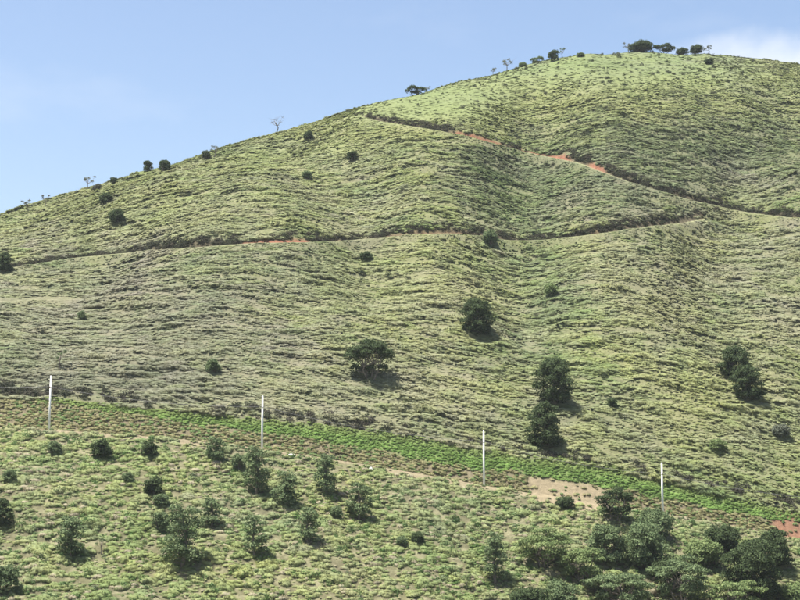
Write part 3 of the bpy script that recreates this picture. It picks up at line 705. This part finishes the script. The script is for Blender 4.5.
    if len(c) == 0: c = np.array([[0, 0, h]]); nr = np.array([[0, 0, 1.0]])
    v, f = leaf_quads(c, nr, leaf*(0.6+0.75*r.rand(len(c))), r)
    lo, hi = (np.array(q) for q in LEAF_TONES[tone]); t = np.clip(r.rand(len(c))*0.9+r.normal(0, .1, len(c)), 0, 1)[:, None]
    col = np.repeat(lo*(1-t)+hi*t, 4, axis=0)
    return (np.array(wd.v), wd.f), (v, f, col)
PLANTS = [  # px, py of the foot, width and height in photograph pixels, habit, leaf tone, label, category, group
    (641, 52, 27, 12, 'shrub', 'dark', 'dense dark dome shaped bush on top of the summit, largest of the summit row', 'bush', 'trees along the summit skyline'),
    (628, 51, 13, 10, 'airy', 'pale', 'pale thin sapling just left of the dense dome bush on the summit', 'sapling', 'trees along the summit skyline'),
    (664, 52, 23, 9, 'flat', 'dark', 'low flat topped tree just right of the dense dome bush on the summit', 'tree', 'trees along the summit skyline'),
    (682, 52, 15, 7, 'shrub', 'dark', 'smallest low dark shrub in the middle of the summit row', 'shrub', 'trees along the summit skyline'),
    (696, 52, 15, 12, 'shrub', 'dark', 'small round headed tree near the right end of the summit row', 'tree', 'trees along the summit skyline'),
    (708, 53, 12, 9, 'airy', 'pale', 'pale twiggy sapling ending the summit row on its right', 'sapling', 'trees along the summit skyline'),
    (709, 64, 12, 6, 'shrub', 'dark', 'dark little shrub in the grass just below the right end of the summit row', 'shrub', ''),
    (553, 61, 13, 15, 'shrub', 'dark', 'round dark tree on the skyline left of the summit, beside a thin sapling', 'tree', 'trees along the summit skyline'),
    (562, 58, 10, 11, 'airy', 'mid', 'thin sapling touching the right side of the round dark skyline tree', 'sapling', 'trees along the summit skyline'),
    (537, 64, 15, 8, 'flat', 'mid', 'low flat bush touching the left side of the round dark skyline tree', 'bush', 'trees along the summit skyline'),
    (581, 57, 9, 5, 'shrub', 'mid', 'tiny bush alone on the skyline between round dark tree and summit bush', 'bush', 'trees along the summit skyline'),
    (523, 67, 11, 5, 'shrub', 'mid', 'low green bush on the skyline between pale sapling and flat bush', 'bush', 'trees along the summit skyline'),
    (507, 70, 15, 13, 'airy', 'pale', 'pale feathery sapling on the skyline, tallest left of the flat bush', 'sapling', 'trees along the summit skyline'),
    (493, 75, 9, 8, 'airy', 'pale', 'tiny pale sapling farthest left of the cluster near the summit', 'sapling', 'trees along the summit skyline'),
    (416, 95, 22, 9, 'flat', 'dark', 'flat spreading dark tree standing alone on the skyline above the upper track', 'tree', ''),
    (427, 93, 9, 7, 'airy', 'pale', 'small pale sapling leaning against the right side of the flat lone skyline tree', 'sapling', ''),
    (276, 132, 18, 19, 'bare', 'pale', 'bare spindly leafless tree on the left skyline', 'tree', ''),
    (206, 160, 11, 14, 'shrub', 'dark', 'narrow dark young tree on the left skyline nearest the bare tree', 'tree', 'trees along the left skyline'),
    (215, 157, 12, 13, 'airy', 'pale', 'pale sapling right beside the narrow dark young tree on left skyline', 'sapling', 'trees along the left skyline'),
    (148, 172, 12, 15, 'shrub', 'dark', 'left one of the pair of dark round trees on the left skyline', 'tree', 'trees along the left skyline'),
    (164, 172, 15, 17, 'shrub', 'dark', 'right and larger one of the pair of dark round trees on the left skyline', 'tree', 'trees along the left skyline'),
    (114, 184, 9, 9, 'shrub', 'dark', 'small dark shrub on the left skyline above the two dark shrubs on the slope', 'shrub', 'trees along the left skyline'),
    (105, 204, 15, 14, 'shrub', 'dark', 'upper of two dark shrubs on the left slope just below the skyline', 'shrub', ''),
    (118, 224, 19, 19, 'shrub', 'dark', 'lower and larger of two dark shrubs on the left slope below the skyline', 'shrub', ''),
    (88, 189, 14, 13, 'airy', 'pale', 'pale grey sapling on the left skyline beside a small grey shrub', 'sapling', 'trees along the left skyline'),
    (97, 191, 11, 8, 'shrub', 'grey', 'small grey shrub just right of the pale sapling on the left skyline', 'shrub', 'trees along the left skyline'),
    (45, 207, 10, 12, 'airy', 'grey', 'thin grey sapling on the skyline near the left edge of the view', 'sapling', 'trees along the left skyline'),
    (27, 212, 13, 12, 'airy', 'pale', 'leftmost pale sapling on the skyline', 'sapling', 'trees along the left skyline'),
    (309, 140, 14, 10, 'shrub', 'dark', 'low dark shrub on the grass close below the skyline, right of the bare tree', 'shrub', ''),
    (352, 161, 12, 14, 'shrub', 'dark', 'small upright dark shrub on the slope below the start of the upper track', 'shrub', ''),
    (307, 179, 13, 10, 'shrub', 'mid', 'faint green low shrub on the slope left of the small upright dark shrub', 'shrub', ''),
    (5, 271, 15, 19, 'round', 'dark', 'dark round tree cut by the left edge at the start of the long track', 'tree', ''),
    (490, 244, 18, 18, 'shrub', 'mid', 'green bush where the red long track ends at mid slope', 'bush', ''),
    (366, 260, 17, 9, 'shrub', 'dark', 'low wide dark bush just below the long red track', 'bush', ''),
    (477, 335, 32, 38, 'round', 'dark', 'round dark tree standing alone in the middle of the hillside', 'tree', 'round trees on the open hillside'),
    (370, 380, 50, 42, 'spreading', 'dark', 'wide spreading dark tree with several visible stems on the mid slope', 'tree', 'round trees on the open hillside'),
    (555, 404, 37, 48, 'round', 'dark', 'tallest round dark tree on the hill, upper one of two above the green bank', 'tree', 'round trees on the open hillside'),
    (546, 448, 34, 47, 'round', 'dark', 'round dark tree just above the green road bank, lower one of two', 'tree', 'round trees on the open hillside'),
    (735, 378, 28, 32, 'round', 'dark', 'upper left one of a pair of round dark trees at right', 'tree', 'round trees on the open hillside'),
    (748, 400, 30, 35, 'round', 'dark', 'lower right one of a pair of round dark trees at right', 'tree', 'round trees on the open hillside'),
    (82, 320, 10, 12, 'shrub', 'mid', 'tiny green shrub alone on the grey grass at left mid slope', 'shrub', ''),
    (612, 408, 12, 14, 'shrub', 'dark', 'small dark shrub alone right of the tallest round tree', 'shrub', ''),
    (213, 372, 18, 15, 'shrub', 'mid', 'green bush on the grey slope above the second white pole', 'bush', ''),
    (60, 369, 14, 20, 'airy', 'mid', 'thin faint green bush just above the first white pole', 'bush', ''),
    (551, 297, 16, 20, 'shrub', 'light', 'light green bush growing in the gully above the tallest round tree', 'bush', ''),
    (718, 451, 20, 14, 'shrub', 'light', 'green bush on the slope below the pair of round trees', 'bush', ''),
    (782, 437, 22, 14, 'shrub', 'pale', 'grey domed bush near the right edge below the pair of round trees', 'bush', ''),
    (54, 453, 15, 15, 'shrub', 'mid', 'small green shrub right of the foot of the first white pole', 'shrub', 'trees and shrubs below the road'),
    (102, 459, 25, 24, 'shrub', 'dark', 'dark shrub below the road, first large one right of the first pole', 'shrub', 'trees and shrubs below the road'),
    (149, 457, 19, 18, 'shrub', 'dark', 'dark shrub below the road, halfway between first and second poles', 'shrub', 'trees and shrubs below the road'),
    (153, 495, 21, 23, 'shrub', 'dark', 'dark shrub in the lower left grass with a smaller bush at its foot', 'shrub', 'trees and shrubs below the road'),
    (161, 506, 19, 15, 'shrub', 'mid', 'smaller green bush at the right foot of a dark shrub in lower left grass', 'bush', 'trees and shrubs below the road'),
    (215, 461, 23, 24, 'upright', 'mid', 'small dark tree below the road, left of the second pole', 'tree', 'trees and shrubs below the road'),
    (238, 470, 16, 22, 'shrub', 'mid', 'green shrub squeezed against the left side of the big tree under the second pole', 'shrub', 'trees and shrubs below the road'),
    (256, 495, 33, 50, 'upright', 'mid', 'big leafy tree standing right under the second white pole', 'tree', 'trees and shrubs below the road'),
    (288, 507, 29, 35, 'upright', 'mid', 'dark tree between the two taller trees below the second pole', 'tree', 'trees and shrubs below the road'),
    (325, 495, 31, 43, 'upright', 'mid', 'tall dark tree just below the road, right of the second pole', 'tree', 'trees and shrubs below the road'),
    (359, 519, 29, 37, 'upright', 'mid', 'dark tree with rounded head, rightmost of the group below the second pole', 'tree', 'trees and shrubs below the road'),
    (337, 518, 16, 15, 'shrub', 'mid', 'low shrub at the left foot of the rightmost rounded tree of the group', 'shrub', 'trees and shrubs below the road'),
    (307, 542, 26, 36, 'upright', 'mid', 'open green tree standing lower than the group below the second pole', 'tree', 'trees and shrubs below the road'),
    (182, 566, 44, 62, 'upright', 'mid', 'largest loose green tree in the lower left grass', 'tree', 'trees and shrubs below the road'),
    (211, 527, 21, 30, 'upright', 'mid', 'slim green tree behind the right side of the largest lower left tree', 'tree', 'trees and shrubs below the road'),
    (160, 530, 20, 26, 'shrub', 'mid', 'green bush behind the left side of the largest lower left tree', 'bush', 'trees and shrubs below the road'),
    (70, 558, 33, 42, 'upright', 'mid', 'green tree alone at the lower left with bushy foot', 'tree', 'trees and shrubs below the road'),
    (101, 554, 12, 17, 'airy', 'mid', 'small thin bush right of the lone lower left tree', 'bush', 'trees and shrubs below the road'),
    (255, 557, 27, 42, 'upright', 'mid', 'dark tree alone in lower grass, right of the largest lower left tree', 'tree', 'trees and shrubs below the road'),
    (1, 527, 20, 28, 'round', 'dark', 'dark bush cut by the left edge below the road', 'bush', 'trees and shrubs below the road'),
    (5, 592, 28, 34, 'shrub', 'mid', 'green bush in the bottom left corner', 'bush', 'trees and shrubs below the road'),
    (10, 482, 16, 14, 'shrub', 'mid', 'small green weed bush at the left edge under the first pole', 'bush', 'trees and shrubs below the road'),
    (128, 483, 13, 14, 'shrub', 'mid', 'tiny green bush left of the dark shrub with smaller bush at foot', 'bush', 'trees and shrubs below the road'),
    (495, 582, 29, 52, 'upright', 'mid', 'tall narrow green tree alone at the bottom centre', 'tree', 'trees and shrubs below the road'),
    (545, 568, 56, 38, 'umbrella', 'light', 'wide layered tree with pale green top and dark shade under it', 'tree', 'trees and shrubs below the road'),
    (566, 508, 22, 12, 'shrub', 'dark', 'low dark bush on the edge of the bare tan soil', 'bush', 'trees and shrubs below the road'),
    (418, 543, 16, 14, 'shrub', 'dark', 'small dark bush on lower slope, right one of two left of the narrow tree', 'bush', 'trees and shrubs below the road'),
    (402, 545, 14, 11, 'shrub', 'mid', 'small bush on lower slope, left one of two left of the narrow tree', 'bush', 'trees and shrubs below the road'),
    (466, 590, 13, 16, 'airy', 'light', 'small pale thin bush at the bottom left of the tall narrow tree', 'bush', 'trees and shrubs below the road'),
    (616, 522, 36, 32, 'umbrella', 'dark', 'dark crowned tree where the green bank meets the thicket', 'tree', 'thicket at the lower right'),
    (583, 585, 42, 36, 'umbrella', 'light', 'pale green tree in front of the layered tree at thicket edge', 'tree', 'thicket at the lower right'),
    (606, 563, 36, 38, 'round', 'mid', 'rounded tree at the left side of the thicket behind pale green tree', 'tree', 'thicket at the lower right'),
    (645, 566, 46, 42, 'round', 'mid', 'green round tree in the thicket just left below the fourth pole', 'tree', 'thicket at the lower right'),
    (622, 608, 64, 36, 'umbrella', 'mid', 'broad green crown at the bottom edge of the thicket', 'tree', 'thicket at the lower right'),
    (682, 604, 56, 44, 'umbrella', 'mid', 'broad green tree in the bottom middle of the thicket', 'tree', 'thicket at the lower right'),
    (655, 536, 40, 30, 'shrub', 'mid', 'rounded green bush at the top of the thicket under the fourth pole', 'bush', 'thicket at the lower right'),
    (704, 568, 44, 34, 'shrub', 'light', 'pale green bush in the middle of the thicket', 'bush', 'thicket at the lower right'),
    (752, 598, 56, 56, 'round', 'dark', 'largest dark tree in the thicket at lower right', 'tree', 'thicket at the lower right'),
    (774, 566, 34, 36, 'round', 'dark', 'dark tree of the thicket nearest to the red soil bank', 'tree', 'thicket at the lower right'),
    (736, 612, 54, 30, 'umbrella', 'light', 'pale green crown at the bottom edge in front of the largest dark tree', 'tree', 'thicket at the lower right'),
    (796, 606, 34, 26, 'shrub', 'light', 'pale green bush in the bottom right corner', 'bush', 'thicket at the lower right'),
    (528, 610, 44, 26, 'shrub', 'dark', 'dark bush at the bottom edge left of the thicket', 'bush', 'thicket at the lower right'),
    (634, 600, 16, 26, 'bare', 'pale', 'pale leafless branching shrub left in the bottom of the thicket', 'shrub', 'thicket at the lower right'),
    (741, 586, 18, 24, 'bare', 'pale', 'pale leafless branching shrub in front of the largest dark tree', 'shrub', 'thicket at the lower right'),
    (724, 552, 44, 30, 'shrub', 'dark', 'dark bush at the thicket top, left of the tree nearest the red soil', 'bush', 'thicket at the lower right'),
    (560, 606, 40, 28, 'shrub', 'mid', 'green bush at the bottom edge between dark bottom bush and the broad crown', 'bush', 'thicket at the lower right'),
    (664, 582, 36, 30, 'shrub', 'dark', 'dark bush sunk between the round green and broad green thicket trees', 'bush', 'thicket at the lower right'),
]
for i, (px_, py_, w_, h_, habit, tone, label, cat, grp) in enumerate(PLANTS):
    p = spot(px_, py_)
    if crest_t(p[0], p[1]) > 1.0: p = np.array([p[0], float(y_crest(p[0])), 0])
    m_px = math.hypot(p[1], p[0])/F; p[2] = float(ground_z(p[0], p[1]))
    W_, H_ = w_*m_px*(1.12 if habit == 'upright' else 1.0), h_*m_px
    (wv, wf), (lv, lf, lc) = grow(habit, W_, H_, 1000+i*7, tone)
    nm = {'tree': 'tree', 'bush': 'bush', 'shrub': 'shrub', 'sapling': 'sapling'}[cat]
    root = empty(nm, p-np.array([0, 0, 0.05])); tag(root, label, cat, grp or None)
    link('trunk' if nm in ('tree', 'sapling') else 'stem', mesh_from('trunk', wv, wf, True), M_BARK, root)
    me = mesh_from('crown', lv, lf, False); vcol(me, 'lc', lc)
    link('crown', me, M_LEAF, root)

# ---------------------------------------------------------------- utility poles and their cable
POLE_LABEL = ['white concrete utility pole at far left, first along the road', 'white concrete utility pole second from the left above a big leafy tree',
              'white concrete utility pole third from the left, in front of the thick green bank', 'white concrete utility pole farthest right, above the thicket']
hooks = []
def cyl(r0, r1, z0, z1, seg=14):
    return tube([(0, 0, z0), (0, 0, (z0+z1)/2), (0, 0, z1)], [r0, (r0+r1)/2, r1], seg)
for i, (px_, pb, pt, lean) in enumerate(((49, 431, 376, 0.010), (262, 449, 396, 0.004), (484, 486, 431, 0.0), (663, 519, 463, -0.004))):
    r_ = ray(px_, pb); xw = r_[0]*(YROAD0-2.4)/r_[1]; yw = float(y_road(np.array(xw)))-2.35
    xw = r_[0]*yw/r_[1]; zg = float(ground_z(xw, yw)); zt = ray(px_, pt)[2]*yw/ray(px_, pt)[1]; Hh = zt-zg
    root = empty('utility_pole', (xw, yw, zg)); tag(root, POLE_LABEL[i], 'utility pole', 'white poles along the dirt road')
    root.rotation_euler = (0, lean, 0)
    v, f = cyl(0.20, 0.12, -0.6, Hh); link('shaft', mesh_from('shaft', v, f, True), M_POLE, root)
    v, f = cyl(0.13, 0.105, Hh+0.001, Hh+0.08); link('cap', mesh_from('cap', v, f, True), M_POLE, root)
    zc = Hh-1.9
    v, f = cyl(0.16, 0.16, zc-0.05, zc+0.05); br = link('clamp_band', mesh_from('clamp_band', v, f, True), M_METAL, root)
    v, f = tube([(0, -0.15, zc), (0, -0.42, zc)], [0.035, 0.035], 8); link('bracket_arm', mesh_from('bracket_arm', v, f), M_METAL, root)
    v, f = tube([(0, -0.40, zc-0.10), (0, -0.40, zc-0.03), (0, -0.40, zc+0.03), (0, -0.40, zc+0.11)], [0.05, 0.085, 0.06, 0.085], 10); link('insulator', mesh_from('insulator', v, f, True), M_CERAMIC, root)
    hooks.append(np.array([xw+lean*zc, yw-0.40, zg+zc+0.12]))
ends = [hooks[0]+np.array([-36, 0.5, 2.2])]+hooks+[hooks[-1]+np.array([34, 1.0, -4.5])]
CL = ['thin grey cable running out of the left edge from the first pole', 'thin grey cable strung from the first to the second pole', 'thin grey cable strung from the second to the third pole',
      'thin grey cable strung from the third to the fourth pole', 'thin grey cable running out to the right from the fourth pole']
for i in range(5):
    a, b = ends[i], ends[i+1]; t = np.linspace(0, 1, 25)
    pts = a+(b-a)*t[:, None]; pts[:, 2] -= 0.9*4*t*(1-t)
    v, f = tube(pts, [0.026]*25, 6)
    tag(link('cable', mesh_from('cable', v, f, True), M_CABLE), CL[i], 'cable', 'cables between the white poles')

# ---------------------------------------------------------------- two pale stones at the road edge
def stone(px_, py_, sx, sy, sz, seed, label):
    p = spot(px_, py_); r = np.random.RandomState(seed); v, f = [], []
    n, m = 9, 6
    for j in range(m+1):
        th = math.pi*j/m
        for k in range(n):
            ph = 2*math.pi*k/n; q = 1+0.16*r.normal() if 0 < j < m else 1
            v.append((sx*q*math.sin(th)*math.cos(ph), sy*q*math.sin(th)*math.sin(ph), sz*0.8*math.cos(th)*(1+0.05*r.normal())+sz*0.45))
    for j in range(m):
        for k in range(n): f.append((j*n+k, (j+1)*n+k, (j+1)*n+(k+1) % n, j*n+(k+1) % n))
    o = link('stone', mesh_from('stone', np.array(v), f), M_STONE); o.location = p; tag(o, label, 'stone', 'pale stones at the road edge')
stone(371, 471, 0.30, 0.3, 0.55, 5, 'small upright white stone at the road edge between second and third poles')
stone(292, 456, 0.65, 0.5, 0.30, 9, 'flat pale stone at the road edge just right of the second pole')
